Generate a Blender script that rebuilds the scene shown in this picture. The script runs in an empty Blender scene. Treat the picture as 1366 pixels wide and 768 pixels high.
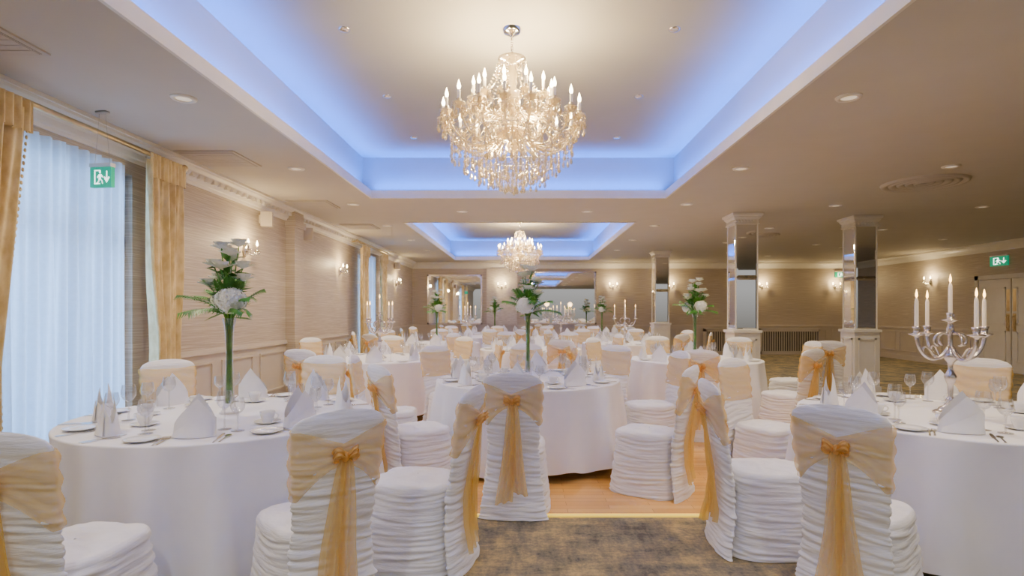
import bpy, math, random
from mathutils import Vector, Matrix, noise
random.seed(7)
S=bpy.context.scene; C=S.collection
pi=math.pi
# ---------------------------------------------------------------- materials
def newmat(n):
    m=bpy.data.materials.new(n); m.use_nodes=True
    nt=m.node_tree; return m,nt,nt.nodes,nt.links,nt.nodes['Principled BSDF']
def pm(n,c1,c2=None,scale=8,rough=.6,stretch=(1,1,1),bump=0,metal=0,detail=4,spec=.5,lo=.35,hi=.65,coord='Object',sheen=0,emit=None,es=0,trans=0):
    m,nt,N,L,P=newmat(n)
    c2=c2 or tuple(x*.92 for x in c1)
    tc=N.new('ShaderNodeTexCoord'); mp=N.new('ShaderNodeMapping'); mp.inputs['Scale'].default_value=stretch
    nz=N.new('ShaderNodeTexNoise'); nz.inputs['Scale'].default_value=scale; nz.inputs['Detail'].default_value=detail
    cr=N.new('ShaderNodeValToRGB'); cr.color_ramp.elements[0].position=lo; cr.color_ramp.elements[1].position=hi
    cr.color_ramp.elements[0].color=(*c2,1); cr.color_ramp.elements[1].color=(*c1,1)
    L.new(tc.outputs[coord],mp.inputs[0]); L.new(mp.outputs[0],nz.inputs['Vector']); L.new(nz.outputs['Fac'],cr.inputs[0]); L.new(cr.outputs[0],P.inputs['Base Color'])
    P.inputs['Roughness'].default_value=rough; P.inputs['Metallic'].default_value=metal
    P.inputs['Specular IOR Level'].default_value=spec
    if sheen: P.inputs['Sheen Weight'].default_value=sheen
    if bump:
        b=N.new('ShaderNodeBump'); b.inputs['Strength'].default_value=bump; b.inputs['Distance'].default_value=.02
        L.new(nz.outputs['Fac'],b.inputs['Height']); L.new(b.outputs[0],P.inputs['Normal'])
    if emit:
        P.inputs['Emission Color'].default_value=(*emit,1); P.inputs['Emission Strength'].default_value=es
    return m
def see_through(n,col,fac_t,transl=.5,rough=.5,wave=0,gloss=0):
    m,nt,N,L,P=newmat(n); out=N['Material Output']; N.remove(P)
    d=N.new('ShaderNodeBsdfDiffuse'); t=N.new('ShaderNodeBsdfTranslucent'); a=N.new('ShaderNodeMixShader'); b=N.new('ShaderNodeMixShader'); tr=N.new('ShaderNodeBsdfTransparent')
    tc=N.new('ShaderNodeTexCoord'); nz=N.new('ShaderNodeTexNoise'); nz.inputs['Scale'].default_value=30
    L.new(tc.outputs['Object'],nz.inputs['Vector'])
    cr=N.new('ShaderNodeValToRGB'); cr.color_ramp.elements[0].color=(*[x*.85 for x in col],1); cr.color_ramp.elements[1].color=(*col,1)
    L.new(nz.outputs['Fac'],cr.inputs[0]); L.new(cr.outputs[0],d.inputs[0]); L.new(cr.outputs[0],t.inputs[0])
    a.inputs[0].default_value=transl; L.new(d.outputs[0],a.inputs[1]); L.new(t.outputs[0],a.inputs[2])
    src=a
    if gloss:
        g=N.new('ShaderNodeBsdfGlossy'); g.inputs['Roughness'].default_value=.35; g.inputs[0].default_value=(1,.9,.65,1)
        gm=N.new('ShaderNodeMixShader'); gm.inputs[0].default_value=gloss; L.new(a.outputs[0],gm.inputs[1]); L.new(g.outputs[0],gm.inputs[2]); src=gm
    b.inputs[0].default_value=fac_t; L.new(src.outputs[0],b.inputs[1]); L.new(tr.outputs[0],b.inputs[2]); L.new(b.outputs[0],out.inputs[0])
    return m
def glassmat(n,col=(1,1,1),lo=.12,hi=.8,rough=.03,body=0.0):
    m,nt,N,L,P=newmat(n); out=N['Material Output']; N.remove(P)
    tr=N.new('ShaderNodeBsdfTransparent'); tr.inputs[0].default_value=(*[.95*c for c in col],1)
    g=N.new('ShaderNodeBsdfGlossy'); g.inputs['Roughness'].default_value=rough
    lw=N.new('ShaderNodeLayerWeight'); lw.inputs[0].default_value=.35
    mr=N.new('ShaderNodeMapRange'); mr.inputs['To Min'].default_value=lo; mr.inputs['To Max'].default_value=hi
    mx=N.new('ShaderNodeMixShader'); L.new(lw.outputs['Facing'],mr.inputs[0]); L.new(mr.outputs[0],mx.inputs[0]); L.new(tr.outputs[0],mx.inputs[1]); L.new(g.outputs[0],mx.inputs[2])
    if body:
        t=N.new('ShaderNodeBsdfTranslucent'); d=N.new('ShaderNodeBsdfDiffuse'); d.inputs[0].default_value=(*col,1); t.inputs[0].default_value=(*col,1)
        m1=N.new('ShaderNodeMixShader'); m1.inputs[0].default_value=.5; L.new(t.outputs[0],m1.inputs[1]); L.new(d.outputs[0],m1.inputs[2])
        m2=N.new('ShaderNodeMixShader'); m2.inputs[0].default_value=body; L.new(mx.outputs[0],m2.inputs[1]); L.new(m1.outputs[0],m2.inputs[2]); mx=m2
    L.new(mx.outputs[0],out.inputs[0]); return m
def emat(n,col,s):
    m,nt,N,L,P=newmat(n); P.inputs['Base Color'].default_value=(*col,1)
    P.inputs['Emission Color'].default_value=(*col,1); P.inputs['Emission Strength'].default_value=s; return m

M_ceil=pm('ceiling_paint',(.56,.53,.475),(.545,.515,.46),3,.75,spec=.2)
M_cof=pm('coffer_paint',(.46,.46,.44),(.45,.45,.43),3,.85,spec=.05)
M_white=pm('white_paint',(.78,.75,.69),(.74,.71,.65),5,.4)
M_trimw=pm('wainscot_paint',(.56,.50,.42),(.54,.48,.40),5,.45)
M_cloth=pm('tablecloth_linen',(.87,.87,.90),(.83,.83,.87),4,.85,bump=.15)
M_chair=pm('chair_cover_fabric',(.88,.88,.90),(.80,.80,.83),9,.7,stretch=(1,1,7),bump=.35,sheen=.2)
M_nap=pm('napkin_linen',(.93,.93,.95),(.87,.87,.90),10,.8,bump=.1)
M_china=pm('white_china',(.88,.88,.88),(.85,.85,.86),4,.12)
M_steel=pm('cutlery_steel',(.70,.68,.65),(.60,.58,.55),6,.2,metal=1)
M_silver=pm('polished_silver',(.78,.71,.66),(.62,.56,.52),9,.22,metal=.9)
M_candle=pm('candle_wax',(.86,.80,.70),(.83,.77,.67),5,.4,emit=(1,.7,.4),es=.15)
M_flame=emat('candle_flame',(1,.55,.16),12)
M_bulb=emat('candle_bulb',(1,.76,.42),34)
M_brass=pm('aged_brass',(.72,.58,.36),(.6,.48,.28),10,.3,metal=1)
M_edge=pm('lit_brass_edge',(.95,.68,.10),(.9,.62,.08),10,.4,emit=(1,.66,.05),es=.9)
M_chrome=pm('chrome',(.85,.82,.75),(.8,.77,.70),5,.12,metal=1)
M_green=pm('leaf_green',(.09,.33,.03),(.03,.15,.012),12,.45)
M_stem=pm('stem_green',(.13,.38,.02),(.05,.22,.01),20,.5)
M_petal=pm('white_petals',(.96,.96,.90),(.86,.89,.77),40,.7)
M_glass=glassmat('clear_glass')
M_crys=glassmat('crystal',(1,.90,.66),.3,.9,.12,body=.26)
M_sash=see_through('gold_organza',(1,.63,.10),.62,.4,gloss=.14)
M_tail=see_through('gold_organza_tail',(1,.66,.13),.48,.4,gloss=.14)
M_bow=see_through('gold_organza_bow',(1,.60,.16),.16,.35,gloss=.1)
M_sheer=see_through('sheer_voile',(.74,.85,.98),.08,.74)
M_gold=pm('gold_damask',(.80,.65,.34),(.58,.43,.18),14,.5,stretch=(1,1,.5),bump=.1,sheen=.2)
M_vent=pm('vent_grey',(.53,.49,.44),(.51,.47,.42),5,.7)
M_slot=pm('vent_slot',(.42,.39,.35),(.40,.37,.33),5,.8)
M_sign=emat('sign_green',(.0,.34,.17),.7)
M_signw=emat('sign_white',(.85,1,.92),2.4)
M_lens=emat('downlight_lens',(1,.88,.68),.5)
M_wire=pm('wire_grey',(.45,.43,.40),(.40,.38,.35),5,.5)
M_door=pm('door_paint',(.68,.65,.60),(.65,.62,.57),5,.4)
M_tabw=pm('plywood',(.45,.3,.16),(.35,.22,.1),5,.6,stretch=(1,8,1))
M_led=emat('led_blue',(.0,.2,1),5)
m,nt,N,L,P=newmat('mirror_glass'); P.inputs['Metallic'].default_value=1; P.inputs['Roughness'].default_value=.02; P.inputs['Base Color'].default_value=(.92,.92,.90,1); M_mirror=m
# carpet
m,nt,N,L,P=newmat('carpet'); M_carpet=m
tc=N.new('ShaderNodeTexCoord')
def nz(scale,st,detail=6,rough=.7):
    mp=N.new('ShaderNodeMapping'); mp.inputs['Scale'].default_value=st; n=N.new('ShaderNodeTexNoise'); n.inputs['Scale'].default_value=scale; n.inputs['Detail'].default_value=detail; n.inputs['Roughness'].default_value=rough
    L.new(tc.outputs['Object'],mp.inputs[0]); L.new(mp.outputs[0],n.inputs['Vector']); return n
a=nz(2.4,(1,3.5,1)); b=nz(2.4,(4,1,1)); c=nz(2.2,(1,1,1),4); fi=nz(45,(1,1,1),3)
mu=N.new('ShaderNodeMath'); mu.operation='ADD'; L.new(a.outputs[0],mu.inputs[0]); L.new(b.outputs[0],mu.inputs[1])
mu2=N.new('ShaderNodeMath'); mu2.operation='ADD'; L.new(mu.outputs[0],mu2.inputs[0]); L.new(c.outputs[0],mu2.inputs[1])
mu3=N.new('ShaderNodeMath'); mu3.operation='MULTIPLY_ADD'; L.new(fi.outputs[0],mu3.inputs[0]); mu3.inputs[1].default_value=.6; L.new(mu2.outputs[0],mu3.inputs[2])
dv=N.new('ShaderNodeMath'); dv.operation='DIVIDE'; L.new(mu3.outputs[0],dv.inputs[0]); dv.inputs[1].default_value=3.6
cr=N.new('ShaderNodeValToRGB'); e=cr.color_ramp.elements; e[0].position=.42; e[0].color=(.075,.070,.056,1); e[1].position=.58; e[1].color=(.50,.36,.15,1)
k=e.new(.465); k.color=(.16,.145,.105,1); k=e.new(.515); k.color=(.26,.215,.125,1)
L.new(dv.outputs[0],cr.inputs[0]); L.new(cr.outputs[0],P.inputs['Base Color']); P.inputs['Roughness'].default_value=.95
# wallpaper
m,nt,N,L,P=newmat('striated_wallpaper'); M_wall=m
tc=N.new('ShaderNodeTexCoord'); a=nz(4,(.5,.5,34),5,.6)
cr=N.new('ShaderNodeValToRGB'); e=cr.color_ramp.elements; e[0].position=.34; e[0].color=(.385,.325,.25,1); e[1].position=.70; e[1].color=(.64,.575,.475,1)
k=e.new(.52); k.color=(.465,.40,.32,1)
L.new(a.outputs[0],cr.inputs[0]); L.new(cr.outputs[0],P.inputs['Base Color']); P.inputs['Roughness'].default_value=.5
bp=N.new('ShaderNodeBump'); bp.inputs['Strength'].default_value=.12; bp.inputs['Distance'].default_value=.01; L.new(a.outputs[0],bp.inputs['Height']); L.new(bp.outputs[0],P.inputs['Normal'])
# parquet
m,nt,N,L,P=newmat('parquet'); M_parq=m
tc=N.new('ShaderNodeTexCoord'); br=N.new('ShaderNodeTexBrick'); br.inputs['Scale'].default_value=1; br.inputs['Brick Width'].default_value=.6; br.inputs['Row Height'].default_value=.075; br.inputs['Mortar Size'].default_value=.0015
br.inputs['Color1'].default_value=(.78,.40,.10,1); br.inputs['Color2'].default_value=(.90,.51,.15,1); br.inputs['Mortar'].default_value=(.40,.19,.05,1)
L.new(tc.outputs['Object'],br.inputs['Vector']); L.new(br.outputs[0],P.inputs['Base Color']); P.inputs['Roughness'].default_value=.12
# ---------------------------------------------------------------- mesh builder
class MB:
    def __init__(s): s.v=[]; s.f=[]; s.mi=[]
    def add(s,v,f,mi=0):
        o=len(s.v); s.v+= [tuple(p) for p in v]; s.f+=[tuple(i+o for i in q) for q in f]; s.mi+=[mi]*len(f); return s
    def box(s,c,d,mi=0,rz=0):
        v=[]
        for z in(-1,1):
            for y in(-1,1):
                for x in(-1,1):
                    px,py=x*d[0]/2,y*d[1]/2
                    v.append((c[0]+px*math.cos(rz)-py*math.sin(rz),c[1]+px*math.sin(rz)+py*math.cos(rz),c[2]+z*d[2]/2))
        return s.add(v,[(0,2,3,1),(4,5,7,6),(0,1,5,4),(2,6,7,3),(0,4,6,2),(1,3,7,5)],mi)
    def bb(s,x0,x1,y0,y1,z0,z1,mi=0): return s.box(((x0+x1)/2,(y0+y1)/2,(z0+z1)/2),(abs(x1-x0),abs(y1-y0),abs(z1-z0)),mi)
    def grid(s,fn,nu,nv,closeu=False,mi=0):
        v=[];f=[]
        cu=nu if closeu else nu+1
        for j in range(nv+1):
            for i in range(cu): v.append(fn(i/nu,j/nv))
        for j in range(nv):
            for i in range(nu):
                i2=(i+1)%cu; f.append((j*cu+i,j*cu+i2,(j+1)*cu+i2,(j+1)*cu+i))
        return s.add(v,f,mi)
    def lathe(s,prof,seg=20,c=(0,0,0),mi=0):
        n=len(prof)-1
        def fn(u,v):
            r,z=prof[round(v*n)]; a=u*2*pi; return (c[0]+r*math.cos(a),c[1]+r*math.sin(a),c[2]+z)
        return s.grid(fn,seg,n,True,mi)
    def tube(s,path,r,seg=8,mi=0,cap=True):
        path=[Vector(p) for p in path]; n=len(path); R=r if isinstance(r,(list,tuple)) else [r]*n
        v=[];f=[]; up=Vector((0,0,1))
        prev=None
        for i,p in enumerate(path):
            t=(path[min(i+1,n-1)]-path[max(i-1,0)]).normalized()
            if prev is None:
                a=t.cross(up if abs(t.z)<.9 else Vector((1,0,0))).normalized()
            else: a=(prev-t*prev.dot(t)).normalized()
            prev=a; b=t.cross(a)
            for k in range(seg):
                an=2*pi*k/seg; v.append(p+a*math.cos(an)*R[i]+b*math.sin(an)*R[i])
        for i in range(n-1):
            for k in range(seg):
                k2=(k+1)%seg; f.append((i*seg+k,i*seg+k2,(i+1)*seg+k2,(i+1)*seg+k))
        if cap: f.append(tuple(range(seg-1,-1,-1))); f.append(tuple((n-1)*seg+k for k in range(seg)))
        return s.add(v,f,mi)
    def ball(s,c,r,seg=12,rings=8,mi=0):
        if not isinstance(r,(list,tuple)): r=(r,r,r)
        return s.grid(lambda u,v:(c[0]+r[0]*math.cos(2*pi*u)*math.sin(pi*v),c[1]+r[1]*math.sin(2*pi*u)*math.sin(pi*v),c[2]-r[2]*math.cos(pi*v)),seg,rings,True,mi)
    def mesh(s,name,mats,smooth=True):
        me=bpy.data.meshes.new(name); me.from_pydata(s.v,[],s.f); 
        if not isinstance(mats,(list,tuple)): mats=[mats]
        for m in mats: me.materials.append(m)
        me.polygons.foreach_set('material_index',s.mi)
        if smooth: me.polygons.foreach_set('use_smooth',[True]*len(me.polygons))
        me.update(); return me
def obj(name,me,label=None,cat=None,group=None,kind=None,loc=(0,0,0),rz=0,parent=None,sc=1):
    o=bpy.data.objects.new(name,me); C.objects.link(o); o.location=loc; o.rotation_euler=(0,0,rz); o.scale=(sc,sc,sc)
    if label:o['label']=label
    if cat:o['category']=cat
    if group:o['group']=group
    if kind:o['kind']=kind
    if parent:o.parent=parent
    return o
def struct(name,mb,mats,smooth=False):
    return obj(name,mb.mesh(name,mats,smooth),kind='structure')
def P_(n,me,loc=(0,0,0),rz=0,ch=(),label=None,kind=None): return dict(n=n,me=me,loc=loc,rz=rz,ch=ch,label=label,kind=kind)
def place(name,root,parts,loc,rz=0,label='',cat='',group=None,sc=1):
    o=obj(name,root,label,cat,group,None,loc,rz,None,sc)
    def rec(ps,par):
        for p in ps:
            q=obj(p['n'],p['me'],p['label'],None,None,p['kind'],p['loc'],p['rz'],par); rec(p['ch'],q)
    rec(parts,o); return o
# ---------------------------------------------------------------- room shell
XL,XR,YF,YB,ZC,ZT=-3.7,11.0,18.5,-3.5,3.0,3.6
struct('floor',MB().bb(XL-.15,XR+.15,YB,YF+.15,-.1,0),M_carpet)
struct('floor',MB().bb(-2.9,3.3,3.86,12.6,0.0,.004),M_parq)
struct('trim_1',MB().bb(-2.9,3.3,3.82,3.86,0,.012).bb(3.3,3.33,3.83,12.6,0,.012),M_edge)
CO=[(-2.16,1.98,.88,7.9),(-2.16,1.98,10.1,17.4)]
cb=MB()
def slab(x0,x1,y0,y1): cb.bb(x0,x1,y0,y1,ZC,ZC+.06)
slab(XL-.15,CO[0][0],YB,YF+.15); slab(CO[0][1],XR+.15,YB,YF+.15)
slab(CO[0][0],CO[0][1],YB,.88); slab(CO[0][0],CO[0][1],7.9,10.1); slab(CO[0][0],CO[0][1],17.4,YF+.15)
for x0,x1,y0,y1 in CO:
    g=.16
    cb.bb(x0-g-.1,x0-g,y0-g-.1,y1+g+.1,ZC+.06,ZT,1); cb.bb(x1+g,x1+g+.1,y0-g-.1,y1+g+.1,ZC+.06,ZT,1)
    cb.bb(x0-g,x1+g,y0-g-.1,y0-g,ZC+.06,ZT,1); cb.bb(x0-g,x1+g,y1+g,y1+g+.1,ZC+.06,ZT,1)
    cb.bb(x0-g-.1,x1+g+.1,y0-g-.1,y1+g+.1,ZT,ZT+.1,1)
struct('ceiling',cb,[M_ceil,M_cof])
for i,(x0,x1,y0,y1) in enumerate(CO):
    t=MB(); w=.02; h0,h1=ZC-.012,ZC+.10
    t.bb(x0-w,x0+.004,y0-w,y1+w,h0,h1).bb(x1-.004,x1+w,y0-w,y1+w,h0,h1).bb(x0,x1,y0-w,y0+.004,h0,h1).bb(x0,x1,y1-.004,y1+w,h0,h1)
    struct('trim_%d'%(i+2),t,M_white)
    e=MB(); g=.13
    e.bb(x0-g-.02,x0-g,y0,y1,ZC+.062,ZC+.07).bb(x1+g,x1+g+.02,y0,y1,ZC+.062,ZC+.07).bb(x0,x1,y0-g-.02,y0-g,ZC+.062,ZC+.07).bb(x0,x1,y1+g,y1+g+.02,ZC+.062,ZC+.07)
    led=obj('led_strip',e.mesh('led_strip',M_led,False),'blue LED strip in the recess of the raised ceiling','light strip','ceiling light strips')
    cx,cy=(x0+x1)/2,(y0+y1)/2
    for (lx,ly,sx,sy) in [(x0-.085,cy,.06,y1-y0),(x1+.085,cy,.06,y1-y0),(cx,y0-.085,x1-x0,.06),(cx,y1+.085,x1-x0,.06)]:
        ld=bpy.data.lights.new('led_light','AREA'); ld.shape='RECTANGLE'; ld.size=sx; ld.size_y=sy; ld.color=(.0,.15,1); ld.energy=62*max(sx,sy)/4; ld.spread=2.1
        lo=bpy.data.objects.new('led_light',ld); C.objects.link(lo); lo.location=(lx,ly,ZC+.085); lo.rotation_euler=(pi,0,0); lo.parent=led
# left wall with window openings
WIN=[(3.85,5.3,.12,2.68),(12.45,13.6,.12,2.68)]
w=MB(); ys=[YB]+[a for q in WIN for a in q[:2]]+[YF+.15]
for i in range(0,len(ys),2): w.bb(XL-.15,XL,ys[i],ys[i+1],0,ZC)
for a,b_,z0,z1 in WIN: w.bb(XL-.15,XL,a,b_,0,z0).bb(XL-.15,XL,a,b_,z1,ZC)
struct('wall_left',w,M_wall)
struct('wall_far',MB().bb(XL,XR,YF,YF+.15,0,ZC),M_wall)
struct('wall_right',MB().bb(XR,XR+.15,YB,YF+.15,0,ZC),M_wall)
# cornice
cp=[(0,.20),(.02,.20),(.025,.17),(.04,.16),(.06,.12),(.10,.07),(.14,.05),(.15,.03),(.17,.03),(.17,0)]
def run(name,p0,p1,nrm,prof,z,mat,up=-1):
    mb=MB(); n=len(prof); v=[]
    for p in (p0,p1):
        for o,d in prof: v.append((p[0]+nrm[0]*o,p[1]+nrm[1]*o,z+up*d))
    mb.add(v,[(i,i+1,n+i+1,n+i) for i in range(n-1)]); return struct(name,mb,mat)
run('trim_4',(XL,YB),(XL,YF),(1,0),cp,ZC,M_white)
run('trim_5',(XL,YF),(XR,YF),(0,-1),cp,ZC,M_white)
run('trim_6',(XR,YB),(XR,YF),(-1,0),cp,ZC,M_white)
d=MB()
for i in range(90):
    y=5.4+i*.14
    if y>18.3: break
    d.bb(XL+.06,XL+.10,y,y+.07,ZC-.13,ZC-.085)
struct('trim_7',d,M_white)
# wainscot
def wains(nm,spans,axis,wallc,nrm,pw=1.0):
    mb=MB()
    for a,b_ in spans:
        def bx(s0,s1,z0,z1,t):
            if axis=='y': mb.bb(wallc,wallc+nrm*t,s0,s1,z0,z1)
            else: mb.bb(s0,s1,wallc,wallc+nrm*t,z0,z1)
        bx(a,b_,.0,.90,.012); bx(a,b_,.90,.93,.04); bx(a,b_,.93,.96,.025)
        n=max(1,round((b_-a)/pw)); ww=(b_-a)/n
        for i in range(n):
            p0,p1=a+i*ww+.1,a+(i+1)*ww-.1
            bx(p0,p1,.24,.265,.03); bx(p0,p1,.785,.81,.03); bx(p0,p0+.025,.265,.785,.03); bx(p1-.025,p1,.265,.785,.03)
    return struct(nm,mb,M_trimw)
wains('trim_8',[(YB,3.6),(5.75,8.7),(9.05,11.7),(14.5,YF)],'y',XL,1)
wains('trim_9',[(XL,XR)],'x',YF,-1)
wains('trim_10',[(YB,11.6),(13.75,YF-.05)],'y',XR,-1)
struct('baseboard_left',MB().bb(XL,XL+.035,5.75,YF,0,.13),M_trimw)
struct('baseboard_far',MB().bb(XL,XR,YF-.035,YF,0,.13),M_trimw)
struct('baseboard_right',MB().bb(XR-.035,XR,13.75,YF,0,.13),M_trimw)
struct('trim_11',MB().bb(XL,XL+.14,8.7,9.05,0,ZC-.03).bb(XL,XL+.17,8.67,9.08,ZC-.3,ZC-.2).bb(XL,XL+.16,8.68,9.07,.0,.93),M_wall)
struct('trim_12',MB().bb(-1.25,-.25,YF-.06,YF,.96,ZC-.2),pm('stone_panel',(.68,.62,.53),(.50,.44,.36),7,.6,stretch=(1,1,9)))
# windows
for i,(a,b_,z0,z1) in enumerate(WIN):
    f=MB(); x0,x1=XL-.13,XL-.07
    f.bb(x0,x1,a,a+.07,z0,z1).bb(x0,x1,b_-.07,b_,z0,z1).bb(x0,x1,a,b_,z0,z0+.08).bb(x0,x1,a,b_,z1-.08,z1)
    m_=(a+b_)/2; f.bb(x0,x1,m_-.05,m_+.05,z0,z1).bb(x0,x1,a,b_,2.02,2.1)
    for q in (.25,.75): f.bb(x0+.02,x1-.01,a+(b_-a)*q-.015,a+(b_-a)*q+.015,z0,z1)
    wo=struct('window_%d'%(i+1),f,M_white)
    gl=obj('window_pane',MB().bb(XL-.105,XL-.1,a,b_,z0,z1).mesh('window_pane',M_glass,False),parent=wo,kind='structure')
    ld=bpy.data.lights.new('daylight','AREA'); ld.shape='RECTANGLE'; ld.size=2.6; ld.size_y=b_-a+.3; ld.color=(.32,.58,1); ld.energy=165 if i==0 else 100
    lo=bpy.data.objects.new('daylight',ld); C.objects.link(lo); lo.location=(XL-.5,m_,1.45); lo.rotation_euler=(0,-pi/2,0)
# curtains
def curtain(name,label,y0,y1,xb,zt,zb,amp,folds,mat,pinch=0,sweep=0,fringe=False,group=None,ribs=160):
    def fn(u,v):
        z=zt+(zb-zt)*v
        wv=1-pinch*math.exp(-((v-.64)/.20)**2)
        mid=(y0+y1)/2
        y=mid+(y0+(y1-y0)*u-mid)*wv
        if sweep: y=y0+(y1-y0)*u*(1-abs(sweep)*min(1,v*1.6)**1.2)
        ph=folds*2*pi*u
        x=xb+amp*(math.sin(ph+.6*math.sin(3*v+u*4))+.35*math.sin(ph*2.3+v*2))*(.75+.25*v)
        return (x,y,z)
    mb=MB().grid(fn,ribs,30)
    o=obj(name,mb.mesh(name,mat),label,'curtain',group)
    if fringe:
        fb=MB()
        for k in range(60):
            v=k/60; x,y,z=fn(1,v); fb.ball((x+.01,y+.012,z),(.009,.010,.016),6,4)
        obj('bead_fringe',fb.mesh('bead_fringe',M_gold),parent=o,kind='stuff')
    if mat is M_gold:
        hd=MB().grid(lambda u,v:(xb+.035+.02*math.sin(u*folds*4*pi),y0+(y1-y0)*u,zt+.06-.22*v),ribs,2)
        obj('pleated_heading',hd.mesh('pleated_heading',mat),parent=o)
    return o
curtain('curtain','heavy gold damask curtain with bead fringe beside the window',3.30,3.93,-3.47,2.8,.02,.05,5,M_gold,sweep=.33,fringe=True,group='gold window curtains')
curtain('curtain','heavy gold damask curtain gathered at the window edge',5.16,5.70,-3.47,2.8,.02,.06,5,M_gold,pinch=.36,group='gold window curtains')
curtain('curtain','gold damask curtain beside the farther window',11.9,12.5,-3.47,2.75,.02,.045,4,M_gold,pinch=.2,group='gold window curtains')
curtain('curtain','gold damask curtain beside the farther window',13.55,14.15,-3.47,2.75,.02,.045,4,M_gold,pinch=.2,group='gold window curtains')
curtain('sheer_curtain','white translucent voile curtain covering the window',3.76,5.08,-3.61,2.72,.03,.034,11,M_sheer,group='sheer window curtains',ribs=260)
curtain('sheer_curtain','white translucent voile curtain covering the farther window',12.45,13.6,-3.61,2.7,.03,.03,10,M_sheer,group='sheer window curtains',ribs=200)
for a,b_ in ((3.2,5.78),(11.75,14.3)):
    p=MB().tube([(-3.5,a,2.87),(-3.5,b_,2.87)],.022,10).ball((-3.5,a,2.87),.035).ball((-3.5,b_,2.87),.035)
    for y in (a+.1,b_-.1): p.bb(XL,-3.5,y-.012,y+.012,2.86,2.885)
    for k in range(10): 
        y=a+.15+k*.045; p.lathe([(.03,-.006),(.036,0),(.03,.006)],10,(-3.5,y,2.87)); y=b_-.12-k*.04; p.lathe([(.03,-.006),(.036,0),(.03,.006)],10,(-3.5,y,2.87))
    obj('curtain_pole',p.mesh('curtain_pole',M_brass),'brass curtain pole with rings above the window','curtain pole','curtain poles')
# doors right wall
dz=2.15
fr=MB().bb(XR-.04,XR,11.65,11.75,0,dz+.1).bb(XR-.04,XR,13.6,13.7,0,dz+.1).bb(XR-.04,XR,11.65,13.7,dz,dz+.1)
struct('trim_13',fr,M_door)
for i,(a,b_) in enumerate(((11.76,12.66),(12.69,13.59))):
    dm=MB().bb(XR-.03,XR,a,b_,.01,dz-.01)
    for z0,z1 in ((.25,.95),(1.1,1.95)): 
        dm.bb(XR-.045,XR-.03,a+.13,b_-.13,z0,z0+.03).bb(XR-.045,XR-.03,a+.13,b_-.13,z1-.03,z1).bb(XR-.045,XR-.03,a+.13,a+.16,z0,z1).bb(XR-.045,XR-.03,b_-.16,b_-.13,z0,z1)
    do=struct('door_%d'%(i+1),dm,M_door)
    hy=b_-.07 if i==0 else a+.07
    obj('door_handle',MB().bb(XR-.04,XR-.03,hy-.04,hy+.04,.95,1.35).tube([(XR-.04,hy,1.0),(XR-.08,hy,1.02),(XR-.08,hy,1.28),(XR-.04,hy,1.3)],.01).bb(XR-.034,XR-.03,hy-.04,hy+.04,1.4,1.9).mesh('door_handle',M_brass,False),parent=do)
# ---------------------------------------------------------------- pillars
def pillar(x,y):
    w=.19; b=MB().bb(-w-.02,w+.02,-w-.02,w+.02,.0,1.05).bb(-w-.04,w+.04,-w-.04,w+.04,0,.14).bb(-w-.045,w+.045,-w-.045,w+.045,1.05,1.09)
    for sx,sy in ((0,-1),(-1,0),(1,0),(0,1)):
        for (a,c_,z0,z1) in ((-.15,.15,.25,.28),(-.15,.15,.92,.95),(-.15,-.12,.25,.95),(.12,.15,.25,.95)):
            if sx==0: b.bb(a,c_,sy*(w+.02),sy*(w+.035),z0,z1)
            else: b.bb(sx*(w+.02),sx*(w+.035),a,c_,z0,z1)
    o=obj('pillar',b.mesh('pillar',M_white,False),'square pillar with panelled white plinth and mirrored shaft','pillar','mirrored pillars',loc=(x,y,0))
    s=MB(); q=w-.012; bv=.035; z0,z1=1.09,2.84; zs_=[z0,1.95,z1]
    for zi in range(2):
        a0,a1=zs_[zi]+.002,zs_[zi+1]-.002
        for k in range(4):
            ca,sa_=math.cos(k*pi/2),math.sin(k*pi/2)
            def R_(px,py,pz): return (px*ca-py*sa_,px*sa_+py*ca,pz)
            o_=[R_(-q,-q,a0),R_(q,-q,a0),R_(q,-q,a1),R_(-q,-q,a1)]; i_=[R_(-q+bv,-q-.006,a0+bv),R_(q-bv,-q-.006,a0+bv),R_(q-bv,-q-.006,a1-bv),R_(-q+bv,-q-.006,a1-bv)]
            s.add(o_+i_,[(4,5,6,7),(0,1,5,4),(1,2,6,5),(2,3,7,6),(3,0,4,7)])
    obj('mirror_shaft',s.mesh('mirror_shaft',M_mirror,False),parent=o)
    ed=MB()
    for sx in(-1,1):
        for sy in(-1,1): ed.bb(sx*q-.009,sx*q+.009,sy*q-.009,sy*q+.009,1.09,2.84)
    obj('shaft_edging',ed.mesh('shaft_edging',M_white,False),parent=o)
    cpt=MB(); lv=[(.185,2.82),(.205,2.82),(.205,2.84),(.19,2.845),(.19,2.88),(.20,2.90),(.225,2.93),(.225,2.945),(.25,2.965),(.25,2.998)]
    v=[];f=[]
    for r,z in lv: v+=[(-r,-r,z),(r,-r,z),(r,r,z),(-r,r,z)]
    for i in range(len(lv)-1):
        for k in range(4): f.append((i*4+k,i*4+(k+1)%4,i*4+4+(k+1)%4,i*4+4+k))
    cpt.add(v,f)
    for k in range(8):
        for sy in (-1,1): 
            cpt.ball((-.18+k*.051,sy*.195,2.868),(.020,.016,.024),8,5); cpt.ball((sy*.195,-.18+k*.051,2.868),(.016,.020,.024),8,5)
    obj('capital',cpt.mesh('capital',M_white,False),parent=o)
for p in ((3.62,9.35),(5.72,9.6),(3.62,15.0),(5.72,15.0)): pillar(*p)
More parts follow.
